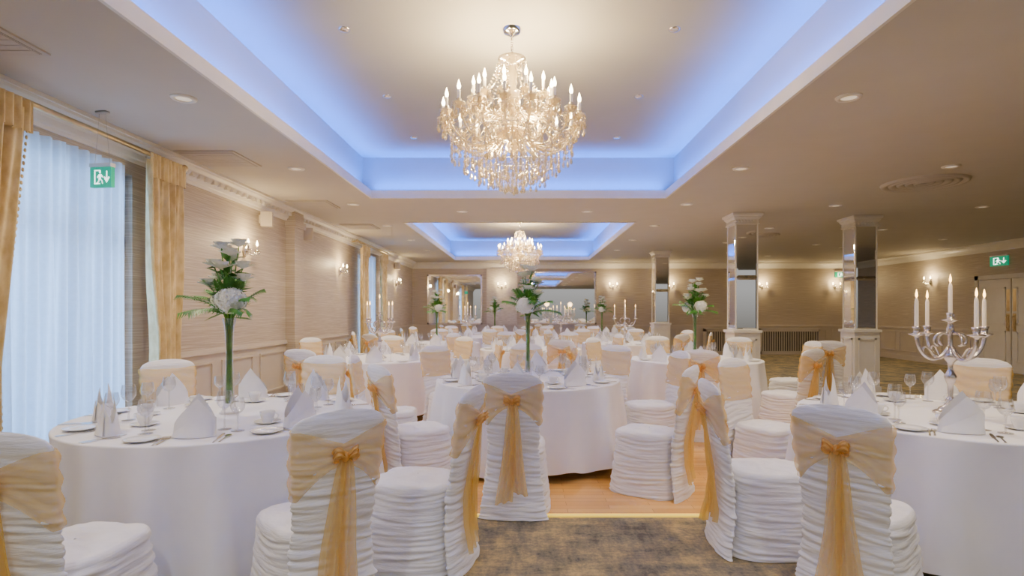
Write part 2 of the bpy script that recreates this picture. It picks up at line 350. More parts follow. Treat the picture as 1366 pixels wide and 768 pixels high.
# wall mirrors
def wallmirror(x0,x1,z0,z1):
    cx,cz=(x0+x1)/2,(z0+z1)/2; w_,h_=x1-x0,z1-z0
    f=MB().bb(-w_/2,w_/2,-.05,0,h_/2-.05,h_/2).bb(-w_/2,w_/2,-.05,0,-h_/2,-h_/2+.05).bb(-w_/2,-w_/2+.05,-.05,0,-h_/2,h_/2).bb(w_/2-.05,w_/2,-.05,0,-h_/2,h_/2)
    o=obj('wall_mirror',f.mesh('wall_mirror',M_silver,False),'large rectangular silver-framed mirror on the wall','mirror','wall mirrors',loc=(cx,YF,cz))
    obj('mirror_glass',MB().bb(-w_/2+.04,w_/2-.04,-.03,-.02,-h_/2+.04,h_/2-.04).mesh('mirror_glass',M_mirror,False),parent=o)
wallmirror(-3.2,-1.4,.97,2.6); wallmirror(.15,2.35,.97,2.7)
# radiator covers
for x0,x1 in ((5.85,7.3),(7.65,9.6)):
    hw=(x1-x0)/2
    b=MB().bb(-hw,hw,-.22,0,.82,.86).bb(-hw,-hw+.06,-.2,0,0,.82).bb(hw-.06,hw,-.2,0,0,.82).bb(-hw,hw,-.2,0,0,.1).bb(-hw,hw,-.2,0,.74,.82)
    o=obj('radiator_cover',b.mesh('radiator_cover',M_trimw,False),'painted radiator cover with slatted grille under the rail','radiator cover','radiator covers',loc=((x0+x1)/2,YF-.05,0))
    g=MB().bb(-hw+.06,hw-.06,-.1,-.09,.1,.74,1)
    k=-hw+.09
    while k<hw-.08: g.bb(k,k+.03,-.19,-.17,.1,.74); k+=.075
    obj('grille',g.mesh('grille',[M_trimw,pm('grille_dark',(.10,.09,.08))],False),parent=o)
# ---------------------------------------------------------------- ceiling fixtures
dl=MB().lathe([(.0,-.004),(.055,-.006)],20,mi=1).lathe([(.055,-.006),(.06,-.014),(.085,-.012),(.092,-.002),(.092,0)],20)
dlm=dl.mesh('downlight',[M_white,M_lens])
DL=[(-2.56,4.22),(-2.56,6.3),(-2.56,8.4),(-2.56,10.5),(-2.56,12.6),(-2.56,14.7),(2.42,4.2),(2.42,6.3),(2.42,8.4),(2.42,10.5),(2.42,12.6),(2.42,14.7),(4.7,6.2),(4.7,8.5),(4.7,10.8),(4.7,13.1),(7.0,8.6),(7.0,11.0),(7.0,13.5),(9.3,9.6),(9.3,12.5),(9.3,15.5),(7.0,16.2),(-1.0,9.0),(1.0,9.0),(-2.56,2.2),(2.42,2.2),(4.7,3.9),(7.0,6.2),(-1,.2),(1,.2),(-1.5,-1.6),(1.5,-1.6)]  # closing entries, out of view above and behind the camera, are added for fill
for i,(x,y) in enumerate(DL):
    o=obj('downlight',dlm,'round recessed downlight with white rim in the ceiling','light','ceiling downlights',loc=(x,y,ZC))
    ld=bpy.data.lights.new('downlight_lamp','SPOT'); ld.energy=58 if x>4 else (112 if y<1 else 112); ld.spot_size=2.5; ld.spot_blend=.9; ld.color=(1,.81,.56) if y>1 else (1,.92,.80); ld.shadow_soft_size=.05
    lo=bpy.data.objects.new('downlight_lamp',ld); C.objects.link(lo); lo.location=(0,0,-.03); lo.parent=o
sp=MB().lathe([(.0,-.01),(.03,-.012),(.045,-.006),(.047,0)],16); spm=sp.mesh('spot',M_chrome)
for y in (3.0,4.39,5.76,7.13):
    for x in (-1.41,1.17): obj('spotlight',spm,'small chrome ceiling spot in the raised ceiling','light','small ceiling spots',loc=(x,y,ZT))
for x,y in ((-3.2,5.9),(-3.15,8.4),(-3.1,10.6),(-3.25,3.2)):
    v=MB().bb(-.3,.3,-.3,.3,-.012,0).bb(-.27,.27,-.27,.27,-.016,-.012,1)
    for k in range(8): v.bb(-.26,.26,-.25+k*.066,-.195+k*.066,-.02,-.014)
    obj('air_vent',v.mesh('air_vent',[M_vent,M_slot],False),'square louvred air vent flush in the ceiling','vent','square ceiling vents',loc=(x,y,ZC))
def rdiff(x,y,r):
    v=MB()
    for k in range(5):
        q=r*(1-k*.19); v.lathe([(q,0),(q-.01,-.025),(q-.05*r/.48,-.03+.004*k),(q-.08*r/.48,-.008)],36)
    v.lathe([(r,0),(0.001,-.003)],36,mi=1)
    obj('round_diffuser',v.mesh('round_diffuser',[M_vent,M_slot]),'large round ringed air diffuser in the ceiling','vent','round ceiling diffusers',loc=(x,y,ZC))
rdiff(4.97,7.0,.47); rdiff(5.0,11.8,.33); rdiff(8.2,14,.33)
for y in (7.85,9.35,15.9):
    obj('wall_speaker',MB().bb(0,.02,-.03,.03,-.06,.06).box((.1,0,0),(.15,.13,.2),0,.3).mesh('wall_speaker',M_trimw,False),'small cream box speaker mounted high on the wall','speaker','wall speakers',loc=(XL,y,2.68))
obj('motion_sensor',MB().box((.03,0,0),(.06,.06,.09)).ball((.06,0,-.01),.028).mesh('motion_sensor',M_white),'small white motion sensor on the wall','sensor',loc=(XL,5.95,2.43))
# exit signs
def pict(mb,w,h,y):
    def poly(pts): 
        v=[(a*w,y,b*h) for a,b in pts]; mb.add(v,[tuple(range(len(v)))])
    poly([(-.02,-.36),(-.30,-.36),(-.30,.36),(-.02,.36),(-.02,.30),(-.24,.30),(-.24,-.30),(-.02,-.30)][::-1])
    mb.add([(-.02*w+.09*w*math.cos(a*pi/6)*.5,y,.26*h+.09*h*math.sin(a*pi/6)) for a in range(12)],[tuple(range(12))])
    poly([(-.07,.14),(.05,.14),(.02,-.08),(-.08,-.08)]); poly([(-.07,.14),(-.17,.0),(-.14,-.05),(-.04,.06)]); poly([(.04,.13),(.14,.02),(.11,-.03),(.02,.06)])
    poly([(-.02,-.05),(.10,-.18),(.12,-.34),(.08,-.34),(.06,-.2),(-.04,-.1)]); poly([(-.08,-.05),(-.10,-.2),(-.20,-.30),(-.17,-.35),(-.06,-.22),(-.02,-.08)])
    poly([(.27,.3),(.33,.3),(.33,-.08),(.40,.02),(.44,-.03),(.30,-.30),(.16,-.03),(.20,.02),(.27,-.08)])
def exitsign(w,h,loc,rz,label,wires=0):
    b=MB().box((0,0,0),(w,.035,h)); o=obj('exit_sign',b.mesh('exit_sign',M_sign,False),label,'sign','green exit signs',loc=loc,rz=rz)
    p=MB(); pict(p,w,h,-.0185); obj('pictogram',p.mesh('pictogram',M_signw,False),parent=o)
    obj('sign_housing',MB().box((0,0,h/2+.015),(w*1.02,.05,.03)).mesh('sign_housing',M_white,False),parent=o)
    if wires:
        wz=MB()
        for x in (-w*.36,w*.36): wz.tube([(x,0,h/2+.03),(x*.4,0,wires-.02)],.0012,5)
        wz.box((0,0,wires-.01),(w*.5,.04,.015)); obj('hanging_wires',wz.mesh('hanging_wires',M_wire),parent=o)
exitsign(.19,.16,(-3.38,4.5,2.47),-.15,'green running-man exit sign hanging on wires from the ceiling',.53)
exitsign(.48,.22,(XR-.03,13.0,2.56),-pi/2,'green running-man exit sign on the wall above the doors')
exitsign(.42,.17,(10.4,YF-.03,2.6),0,'green running-man exit sign high on the wall')
# ---------------------------------------------------------------- chandelier
def bez(p,n=14):
    out=[]
    for i in range(n+1):
        t=i/n; q=[Vector(a) for a in p]
        while len(q)>1: q=[q[j].lerp(q[j+1],t) for j in range(len(q)-1)]
        out.append(q[0])
    return out
armL=MB().tube(bez([(.05,0,-.78),(.22,0,-1.05),(.48,0,-.95),(.53,0,-.72)]),[.009]*15,6)
armL.tube(bez([(.06,0,-.70),(.2,0,-.60),(.32,0,-.78),(.40,0,-.86)]),.006,5)
def cup(mb,x,z): mb.lathe([(.008,-.03),(.02,-.02),(.045,0),(.05,.008),(.045,.006),(.02,0),(.016,.02),(.02,.035),(.012,.035)],14,(x,0,z))
UZ=-.58; UR=.31; LR=.53
cup(armL,LR,-.72); meL=armL.mesh('arm',M_crys)
armU=MB().tube(bez([(.04,0,UZ+.02),(.15,0,UZ-.2),(UR-.02,0,UZ-.16),(UR,0,UZ)]),.008,6); cup(armU,UR,UZ); meU=armU.mesh('arm',M_crys)
cdl=MB().lathe([(.011,.03),(.012,.10),(.006,.102),(0.001,.102)],8); me_c=cdl.mesh('candle_tube',M_candle)
blb=MB().lathe([(.006,.10),(.013,.115),(.014,.13),(.007,.155),(.001,.175)],8); me_b=blb.mesh('bulb',M_bulb)
def drop(mb,x,y,z,L_,r=.010):
    mb.ball((x,y,z-.006),.006,5,4)
    mb.lathe([(.001,0),(r*.6,-L_*.25),(r,-L_*.62),(r*.6,-L_*.88),(.001,-L_)],6,(x,y,z-.012))
dm2=MB(); drop(dm2,0,0,0,.028,.008); drop(dm2,0,0,-.042,.028,.009); drop(dm2,0,0,-.084,.055,.014); me_d2=dm2.mesh('crystal_drop',M_crys,False)
body=MB().lathe([(.001,-.98),(.03,-.96),(.05,-.92),(.03,-.88),(.10,-.86),(.13,-.80),(.06,-.76),(.03,-.72),(.045,-.66),(.025,-.60),(.07,-.54),(.09,-.50),(.04,-.47),(.025,-.42),(.05,-.36),(.025,-.30),(.03,-.27),(.10,-.25),(.11,-.23),(.03,-.22),(.012,-.2)],18)
parts=[]
for k in range(18):
    a=2*pi*k/18; parts.append(P_('arm',meL,rz=a,ch=[P_('candle_tube',me_c,loc=(LR,0,-.72)),P_('bulb',me_b,loc=(LR,0,-.72))]))
for k in range(12):
    a=2*pi*(k+.5)/12; parts.append(P_('arm',meU,rz=a,ch=[P_('candle_tube',me_c,loc=(UR,0,UZ)),P_('bulb',me_b,loc=(UR,0,UZ))]))
for n_,r,z,m_ in ((36,.47,-.87,me_d2),(34,.37,-.97,me_d2),(30,.26,-1.06,me_d2)):
    for k in range(n_):
        a=2*pi*(k+random.random()*.3)/n_; parts.append(P_('crystal_drop',m_,loc=(r*math.cos(a),r*math.sin(a),z+random.uniform(-.03,.03)),rz=a))
st=MB(); rr=random.Random(5)
def strand(x,y,z,n):
    for j in range(n): drop(st,x,y,z-j*.036,.022,.007)
    drop(st,x,y,z-n*.036,.05,.013)
for n_,r,z,q in ((20,.17,-1.09,2),(12,.10,-1.12,2),(6,.04,-1.14,2),(16,.31,-.96,2),(16,.21,-1.02,2),(18,.42,-.87,2),(24,.33,-.66,1),(16,.22,-.66,2),(12,.12,-.28,1),(14,.30,-.76,2),(14,.2,-.82,2)):
    for k in range(n_):
        a=2*pi*(k+rr.random()*.5)/n_; strand(r*math.cos(a),r*math.sin(a),z+rr.uniform(-.02,.02),q)
for k in range(18):
    a=2*pi*k/18
    for j in range(6):
        b_=a+j*pi/3+.4; strand(LR*math.cos(a)+.045*math.cos(b_),LR*math.sin(a)+.045*math.sin(b_),-.72,1)
for k in range(12):
    a=2*pi*(k+.5)/12
    for j in range(5):
        b_=a+j*2*pi/5; strand(UR*math.cos(a)+.045*math.cos(b_),UR*math.sin(a)+.045*math.sin(b_),UZ,0)
    for t in range(19):
        q=t/18; p=Vector((.10*math.cos(a),.10*math.sin(a),-.25)).lerp(Vector((UR*math.cos(a),UR*math.sin(a),UZ+.02)),q); p.z-=.09*math.sin(pi*q); st.ball(p,.008,5,4)
for k in range(18):
    a=2*pi*k/18; a2=a+2*pi/18
    for t in range(13):
        q=t/12; p=Vector((LR*math.cos(a),LR*math.sin(a),-.72)).lerp(Vector((LR*math.cos(a2),LR*math.sin(a2),-.72)),q); p.z-=.08*math.sin(pi*q); st.ball(p,.008,5,4)
    for t in range(17):
        q=t/16; p=Vector((LR*math.cos(a),LR*math.sin(a),-.73)).lerp(Vector((.13*math.cos(a),.13*math.sin(a),-.80)),q); p.z-=.16*math.sin(pi*q); st.ball(p,.008,5,4)
        p=Vector((LR*math.cos(a),LR*math.sin(a),-.72)).lerp(Vector((UR*math.cos(a),UR*math.sin(a),UZ)),q); p.z-=.08*math.sin(pi*q); st.ball(p,.007,5,4)
rg=MB()
for r,z in ((.47,-.87),(.37,-.97),(.26,-1.06),(.17,-1.09),(.10,-1.12),(.33,-.66)): rg.tube([(r*math.cos(2*pi*k/36),r*math.sin(2*pi*k/36),z) for k in range(37)],.003,5)
for k in range(9):
    a=2*pi*k/9; rg.tube([(.09*math.cos(a),.09*math.sin(a),-.84),(.26*math.cos(a),.26*math.sin(a),-1.06),(.47*math.cos(a),.47*math.sin(a),-.87)],.003,4)
cpy=MB().lathe([(.001,-.05),(.015,-.05),(.03,-.035),(.06,-.03),(.07,-.015),(.075,0)],20)
for k in range(9): cpy.lathe([(.008,-.004),(.013,0),(.008,.004)],8,(0,0,-.06-k*.017))
cpy.tube([(0,0,-.05),(0,0,-.22)],.005,6)
parts+= [P_('central_column',body.mesh('central_column',M_crys)),P_('crystal_garland',st.mesh('crystal_garland',M_crys,False),kind='stuff'),P_('frame_rings',rg.mesh('frame_rings',M_chrome))]
cm=cpy.mesh('ceiling_canopy_and_chain',M_chrome)
for (x,y,en) in ((-.1,4.39,1),(-.12,13.9,1)):
    o=place('chandelier',cm,parts,(x,y,ZT),0.1,'large crystal chandelier with candle bulbs hung from the raised ceiling','chandelier','crystal chandeliers')
    for k in range(5):
        a=2*pi*k/5+.2
        ld=bpy.data.lights.new('chandelier_lamp','POINT'); ld.energy=27; ld.color=(1,.72,.36); ld.shadow_soft_size=.05
        lo=bpy.data.objects.new('chandelier_lamp',ld); C.objects.link(lo); lo.parent=o; lo.location=(.31*math.cos(a),.31*math.sin(a),-.40)
    for q in ((.16,0,-.70),(-.12,.1,-.92)):  # extra lamps added inside the crystals, away from the bulbs, to make them glow
        ld=bpy.data.lights.new('chandelier_lamp','POINT'); ld.energy=24; ld.color=(1,.72,.36); ld.shadow_soft_size=.05
        lo=bpy.data.objects.new('chandelier_lamp',ld); C.objects.link(lo); lo.parent=o; lo.location=q
# ---------------------------------------------------------------- wall sconces
sc_b=MB().lathe([(.001,-.09),(.02,-.07),(.035,0),(.02,.07),(.001,.09)],14,(.02,0,0))
sa=MB().tube(bez([(.02,0,0),(.07,.03,-.09),(.12,.10,-.06),(.12,.12,.0)]),.007,6).lathe([(.006,-.01),(.035,.005),(.038,.012),(.012,.01)],12,(.12,.12,0)).lathe([(.010,.01),(.011,.07)],8,(.12,.12,0))
for k in range(5): drop(sa,.12+.03*math.cos(k*1.26),.12+.03*math.sin(k*1.26),0,.04,.008)
sa_m=sa.mesh('sconce_arm',M_chrome)
sb2=MB(); 
sb2.v=[(v[0],-v[1],v[2]) for v in sa.v]; sb2.f=[f[::-1] for f in sa.f]; sb2.mi=sa.mi[:]; sb_m=sb2.mesh('sconce_arm',M_chrome)
bl_=MB().lathe([(.006,.07),(.015,.085),(.015,.105),(.001,.145)],8).mesh('bulb',M_bulb)
scp=[P_('sconce_arm',sa_m,ch=[P_('bulb',bl_,loc=(.12,.12,0))]),P_('sconce_arm',sb_m,ch=[P_('bulb',bl_,loc=(.12,-.12,0))])]
scr=sc_b.mesh('wall_sconce',M_chrome)
for x,y,r in ((XL,7.4,0),(XL,11.2,0),(XL,16.1,0),(2.9,YF,-pi/2),(4.75,YF,-pi/2),(7.8,YF,-pi/2),(10.2,YF,-pi/2),(XR,15.2,pi),(-.75,YF-.06,-pi/2)):
    o=place('wall_sconce',scr,scp,(x,y,2.2),r,'two-arm candle wall sconce with glowing bulbs','wall light','wall sconces')
    ld=bpy.data.lights.new('sconce_lamp','POINT'); ld.energy=18; ld.color=(1,.74,.38); ld.shadow_soft_size=.04
    lo=bpy.data.objects.new('sconce_lamp',ld); C.objects.link(lo); lo.parent=o; lo.location=(.2,0,.14)
# ---------------------------------------------------------------- chair
TOP=.90; TH=.09
def bw(z):
    pts=[(0,.235),(.12,.214),(.32,.184),(.46,.174),(.62,.182),(.80,.194),(TOP,.198)]
    if z>=TOP:
        u=(z-TOP)/TH; return .198*max(0,1-u**3.0)**(1/2.2) if u<1 else 0.001
    for (a,b_),(c_,d_) in zip(pts,pts[1:]):
        if z<=c_: return b_+(d_-b_)*(z-a)/(c_-a)
    return .2
def byc(z):
    return -.235-max(0,z-.42)*.17 - .045*max(0,(.25-z)/.25)
def bth(z): return .024 if z<TOP else .024*max(.05,1-((z-TOP)/TH)**3)
def ruch(x,y,z,amp):
    wz=z+.03*noise.noise(Vector((x*4,y*4,z*3)))
    q=Vector((x*4.0+y*4.0,.7*y,wz*52+ 1.3*math.sin(x*6))); k=.6+.9*abs(noise.noise(Vector((x*5,y*5,z*6))))
    return amp*k*(noise.noise(q)+.6*noise.noise(q*1.6+Vector((5,1,2))))
def sgn(a): return -1 if a<0 else 1
def bpt(z,ph,off=0,ru=0):
    c_,s_=math.cos(ph),math.sin(ph)
    w_=bw(z)+off; t_=bth(z)+off
    x=w_*sgn(c_)*abs(c_)**.6; y=t_*sgn(s_)*abs(s_)**.8
    r=ruch(x,y,z,ru) if ru else 0
    return (x+sgn(c_)*abs(c_)*r,byc(z)+y+sgn(s_)*abs(s_)**.5*r- (.02*(1-(x/.2)**2)),z)
NB=170
zs=[i/NB*TOP for i in range(NB+1)]+[TOP+TH*math.sin(i/10*pi/2) for i in range(1,11)]
bk=MB(); nz_=len(zs)-1
bk.grid(lambda u,v:bpt(zs[round(v*nz_)],u*2*pi,0,.0135 if zs[round(v*nz_)]<.80 else .008),44,nz_,True)
me_back=bk.mesh('backrest_cover',M_chair)
sk=MB()
def spt(z,ph):
    c_,s_=math.cos(ph),math.sin(ph); fl=.045*(1-z/.47)**1.3
    e=.55
    x=(.200+fl)*sgn(c_)*abs(c_)**e; y=.015+(.226+fl)*sgn(s_)*abs(s_)**e
    r=ruch(x+3,y,z,.0135)
    l=math.hypot(x,y)+1e-6; return (x+x/l*r,y+y/l*r,z)
NS=92
def sfn(u,v):
    k=round(v*(NS+14))
    if k<=NS: return spt(k/NS*.435,u*2*pi)
    q=(k-NS)/14; x,y,z=spt(.435,u*2*pi); 
    if q<.45: a=q/.45*pi/2; return (x*(1-.14*(1-math.cos(a))),y*(1-.14*(1-math.cos(a))),.435+.036*math.sin(a)+.004*noise.noise(Vector((x*10,y*40,1))))
    s_=1-(q-.45)/.55; s_=max(s_,.02); return (x*.86*s_,y*.86*s_,.471+.014*(1-s_*s_)+.010*noise.noise(Vector((x*s_*8,y*s_*22,0))))
sk.grid(sfn,72,NS+14,True); me_skirt=sk.mesh('seat_cover',M_chair)
sh=MB()
BZ=.80
def band(u,v):
    ph=u*2*pi; s_=math.sin(ph); c_=abs(math.cos(ph))
    up=.045+.080*min(1,c_*1.3)**.7 if s_<0 else .12
    dn=.040+.125*min(1,c_*1.2)**.9 if s_<0 else .16
    z=BZ+(v*up-(1-v)*dn)
    x,y,zz=bpt(z,ph,.010+.005*math.sin(v*22+ph*3))
    return (x,y,zz+.006*math.sin(ph*3))
sh.grid(band,60,20,True); me_sash=sh.mesh('sash',M_sash)
ky=byc(BZ)-.024-.045
bo=MB().ball((0,ky,BZ),(.017,.018,.022),10,8)
for sg in(-1,1):
    def loop(u,v,sg=sg):
        a=u*2*pi; ex=.036*(1-math.cos(a)); 
        wd=.034*(.35+.65*math.sin(a/2)); 
        x=sg*(.008+ex*.62+.004*math.sin(v*17)); z=BZ+.022*math.sin(a)*math.sin(a/2)+(v-.5)*wd*1.4+.014*math.sin(a/2)
        y=ky-.010-.020*math.sin(a)+.007*math.sin(v*14+a)
        return (x,y,z)
    bo.grid(loop,20,10)
me_bow=bo.mesh('bow',M_bow)
def tail(sg,L_,w0,w1,sd):
    mb=MB()
    def fn(u,v):
        z=BZ-.01-L_*v; wd=w0+(w1-w0)*v**.6
        x=sg*(.010+.040*v)+(u-.5)*wd+.008*math.sin(v*4+sd)
        base=byc(max(z,0))-.024-.035
        y=base-.014+.014*math.sin(u*15+v*3+sd)*(.4+v)+ .010*math.sin(v*5+sd)
        return (x,min(y,base+.0),z-.03*u*sg*v)
    mb.grid(fn,24,24); return mb.mesh('sash_tail',M_tail)
me_t1=tail(-1,.68,.03,.12,0); me_t2=tail(1,.60,.03,.11,2)
chp=[P_('seat_cover',me_skirt),P_('backrest_cover',me_back),P_('sash',me_sash,label='sheer gold organza sash'),P_('bow',me_bow,label='gold organza bow'),P_('sash_tail',me_t1),P_('sash_tail',me_t2)]
FZ=.005
TABLES=[(-1.86,3.54,'v'),(.03,5.4,'v'),(2.68,3.54,'c'),(2.3,7.6,'v'),(-2.0,7.75,'c'),(.1,9.7,'n'),(-1.8,11.5,'v'),(2.05,11.5,'c'),(-1.45,14.3,'c'),(.9,14.0,'c'),(2.25,16.4,'v'),(-.9,16.9,'v')]
R=.87
chairs=[]
def chair(x,y,face):
    if isinstance(face,int): tx,ty=TABLES[face][:2]; dx,dy=tx-x,ty-y
    else: dx,dy=face
    for tx,ty,_ in TABLES:
        d_=math.hypot(x-tx,y-ty)
        if d_<1.26: x=tx+(x-tx)*1.26/d_; y=ty+(y-ty)*1.26/d_
    chairs.append((x,y,math.atan2(-dx,dy)))
man=[(-1.80,2.25,(.03,1)),(-.98,2.58,(-.75,.85)),(-.60,3.16,(-1.3,.30)),(-.06,4.06,1),(-.86,4.52,(1,.8)),(-1.27,5.3,(1,.1)),(-2.78,4.5,0),(-1.85,4.86,0),
     (.98,4.42,(-1,.62)),(1.55,3.38,(1,-.04)),(1.60,2.68,(.9,.9)),(1.98,4.6,2),(1.28,5.7,1),(.9,6.5,1),(0.02,6.70,1),(-.85,6.4,1),
     (3.72,4.62,2),(1.95,6.3,3),(2.98,6.4,3),(-2.35,6.4,4)]
for c_ in man: chair(*c_)
for ti in range(3,len(TABLES)):
    tx,ty,_=TABLES[ti]; off=random.uniform(0,.7)
    for k in range(8):
        a=off+k*pi/4; x,y=tx+1.33*math.cos(a),ty+1.33*math.sin(a)
        if x<XL+.5 or y>YF-.5: continue
        if any(math.hypot(x-q[0],y-q[1])<.70 for q in chairs): continue
        if any(math.hypot(x-t[0],y-t[1])<1.24 for t in TABLES): continue
        if any(abs(x-p[0])<.65 and abs(y-p[1])<.65 for p in ((3.62,9.35),(3.62,15.0))): continue
        chairs.append((x,y,math.atan2(-(tx-x),ty-y)+random.uniform(-.12,.12)))
for x,y,r in ((3.65,8.25,.5),(4.35,8.1,-.4)):
    if not any(math.hypot(x-q[0],y-q[1])<.7 for q in chairs): chairs.append((x,y,r))
for x,y,r in chairs:
    place('banquet_chair',None,chp,(x,y,FZ),r,'banquet chair in ruched white cover with gold organza sash','chair','covered banquet chairs')
# ---------------------------------------------------------------- tables
tb=MB().lathe([(.001,.745),(R-.02,.745),(R-.02,.715),(.06,.715),(.05,.65),(.05,.08),(.30,.05),(.32,.0),(.001,0)],32); me_tb=tb.mesh('banquet_table',M_tabw)
def cloth(seed):
    rd=random.Random(seed); hs=[(k,rd.uniform(.4,1)/(1+abs(k-12)*.08),rd.uniform(0,2*pi)) for k in (3,7,10,12,15,19)]
    mb=MB()
    def fn(u,v):
        k=round(v*40); a=u*2*pi; F=sum(am*math.cos(n*a+p) for n,am,p in hs)/2.0
        F=math.copysign(abs(F)**.75,F) if F<0 else F
        if k<=8: r=(R-.01)*k/8 if k else .001; z=.75
        elif k<=12: q=(k-8)/4*pi/2; r=R-.01+.01*math.sin(q); z=.75-.01*(1-math.cos(q))
        else:
            t=(k-12)/28; r=R+t*.05+(t**.6)*.095*F*(.55 if F<0 else 1); z=.74-t*(.67+.02*math.cos(4*a+seed)-.03*max(F,-1))
        return (r*math.cos(a),r*math.sin(a),z)
    mb.grid(fn,224,40,True); return mb.mesh('tablecloth',M_cloth)
cl=[cloth(i) for i in range(3)]
# tableware
me_plate=MB().lathe([(.001,.004),(.045,.004),(.052,.008),(.080,.015),(.082,.013),(.055,.003),(.04,0),(.001,0)],28).mesh('side_plate',M_china)
me_sauc=MB().lathe([(.001,.003),(.03,.003),(.07,.014),(.072,.012),(.04,0),(.001,0)],24).mesh('saucer',M_china)
me_cup=MB().lathe([(.001,.004),(.022,.0),(.025,.004),(.032,.02),(.039,.045),(.042,.062),(.040,.062),(.036,.045),(.028,.015),(.001,.008)],20).mesh('teacup',M_china)
me_hand=MB().tube(bez([(.038,0,.05),(.07,0,.055),(.065,0,.015),(.030,0,.018)]),.004,6).mesh('cup_handle',M_china)
def glass(h,rb,bh):
    fo=MB().lathe([(.001,.003),(.034,.001),(.035,.003),(.006,.008)],18).mesh('glass_foot',M_glass)
    st_=MB().lathe([(.006,.008),(.004,.03),(.004,h-bh-.01),(.008,h-bh)],10).mesh('glass_stem',M_glass)
    bo_=MB().lathe([(.002,h-bh),(rb*.6,h-bh+.012),(rb*.95,h-bh+bh*.35),(rb,h-bh+bh*.55),(rb*.82,h)],20).mesh('glass_bowl',M_glass)
    return fo,[P_('glass_stem',st_),P_('glass_bowl',bo_)]
G1=glass(.21,.040,.10); G2=glass(.18,.037,.09)
def napk():
    mb=MB()
    def fn(u,v):
        a=u*2*pi; s_=math.sin(a); c_=math.cos(a); top=.060+.160*(1-abs(c_))**.75 if s_>0 else .055+.140*(1-abs(c_-.12)/1.12)**.75; z=top*v
        w_=.105*(1-.06*z/.2); b_=.052*(1-.70*(z/.22))
        return (w_*c_+.012*z/.2,b_*s_,z)
    mb.grid(fn,56,12,True)
    mb.grid(lambda u,v:((u-.5)*.198*(1-.10*v),-.054*math.sqrt(max(0,1-((u-.5)*1.75)**2))*(1-.3*v)-.007,.003+v*(.025+.10*u)),10,6)
    return mb.mesh('folded_napkin',M_nap,False)
me_nap=napk()
def cutl(kind):
    mb=MB()
    if kind=='knife': pr=[(0,.004),(.05,.005),(.09,.0045),(.10,.008),(.16,.009),(.20,.006),(.212,.001)]
    elif kind=='fork': pr=[(0,.005),(.05,.004),(.11,.0035),(.125,.010),(.15,.011)]
    else: pr=[(0,.005),(.05,.004),(.11,.0035),(.125,.012),(.145,.017),(.165,.012),(.172,.002)]
    v=[];f=[]
    for y,w_ in pr: v+=[(-w_,y-.1,.003+.02*max(0,y-.15)),(w_,y-.1,.003+.02*max(0,y-.15)),(w_,y-.1,.0005),(-w_,y-.1,.0005)]
    n=len(pr)
    for i in range(n-1):
        for k in range(4): f.append((4*i+k,4*i+4+k,4*i+4+(k+1)%4,4*i+(k+1)%4))
    f+=[(0,1,2,3),(4*n-1,4*n-2,4*n-3,4*n-4)]
    mb.add(v,f)
    if kind=='fork':
        for k in range(4): mb.box((-.009+k*.006,.07,.003),(.003,.045,.002))
    return mb.mesh(kind,M_steel,False)
me_kn,me_fk,me_sn=cutl('knife'),cutl('fork'),cutl('spoon')
def setting(tx,ty,a,level):
    ox,oy=tx+R*math.cos(a),ty+R*math.sin(a); fr=a+pi/2
    def W(lx,ly): 
        c_,s_=math.cos(fr),math.sin(fr); return (ox+lx*c_-ly*s_,oy+lx*s_+ly*c_,.7515+FZ)
    j=lambda:random.uniform(-.012,.012)
    place('folded_napkin',me_nap,[],W(j(),.20+j()),fr+random.uniform(-.4,.4),'white linen napkin folded into an upright pointed hat','napkin','folded napkins')
    if level>=1:
        place('wine_glass',G1[0],G1[1],W(.10+j(),.36+j()),fr,'empty clear stemmed wine glass on the tablecloth','glass','wine glasses')
        place('side_plate',me_plate,[],W(-.225,.16+j()),fr,'small white china side plate','plate','side plates')
        place('water_goblet',G2[0],G2[1],W(.19+j(),.30+j()),fr,'empty clear stemmed water goblet on the tablecloth','glass','water goblets')
    if level>=2:
        s_=place('saucer',me_sauc,[],W(-.06+j(),.40+j()),fr,'small white china saucer under a teacup','saucer','saucers')
        l=s_.location; place('teacup',me_cup,[P_('cup_handle',me_hand)],(l.x,l.y,l.z+.0045),fr+random.uniform(-1,1),'white china teacup on its saucer','cup','teacups')
        for me,lx,nm in ((me_kn,.128,'table_knife'),(me_sn,.157,'soup_spoon'),(me_fk,-.118,'table_fork'),(me_fk,-.139,'table_fork')):
            place(nm,me,[],W(lx,.13+j()*.5),fr+random.uniform(-.04,.04),'polished steel '+nm.replace('_',' ')+' beside the napkin',nm.split('_')[1],nm.replace('_',' ')+'s')
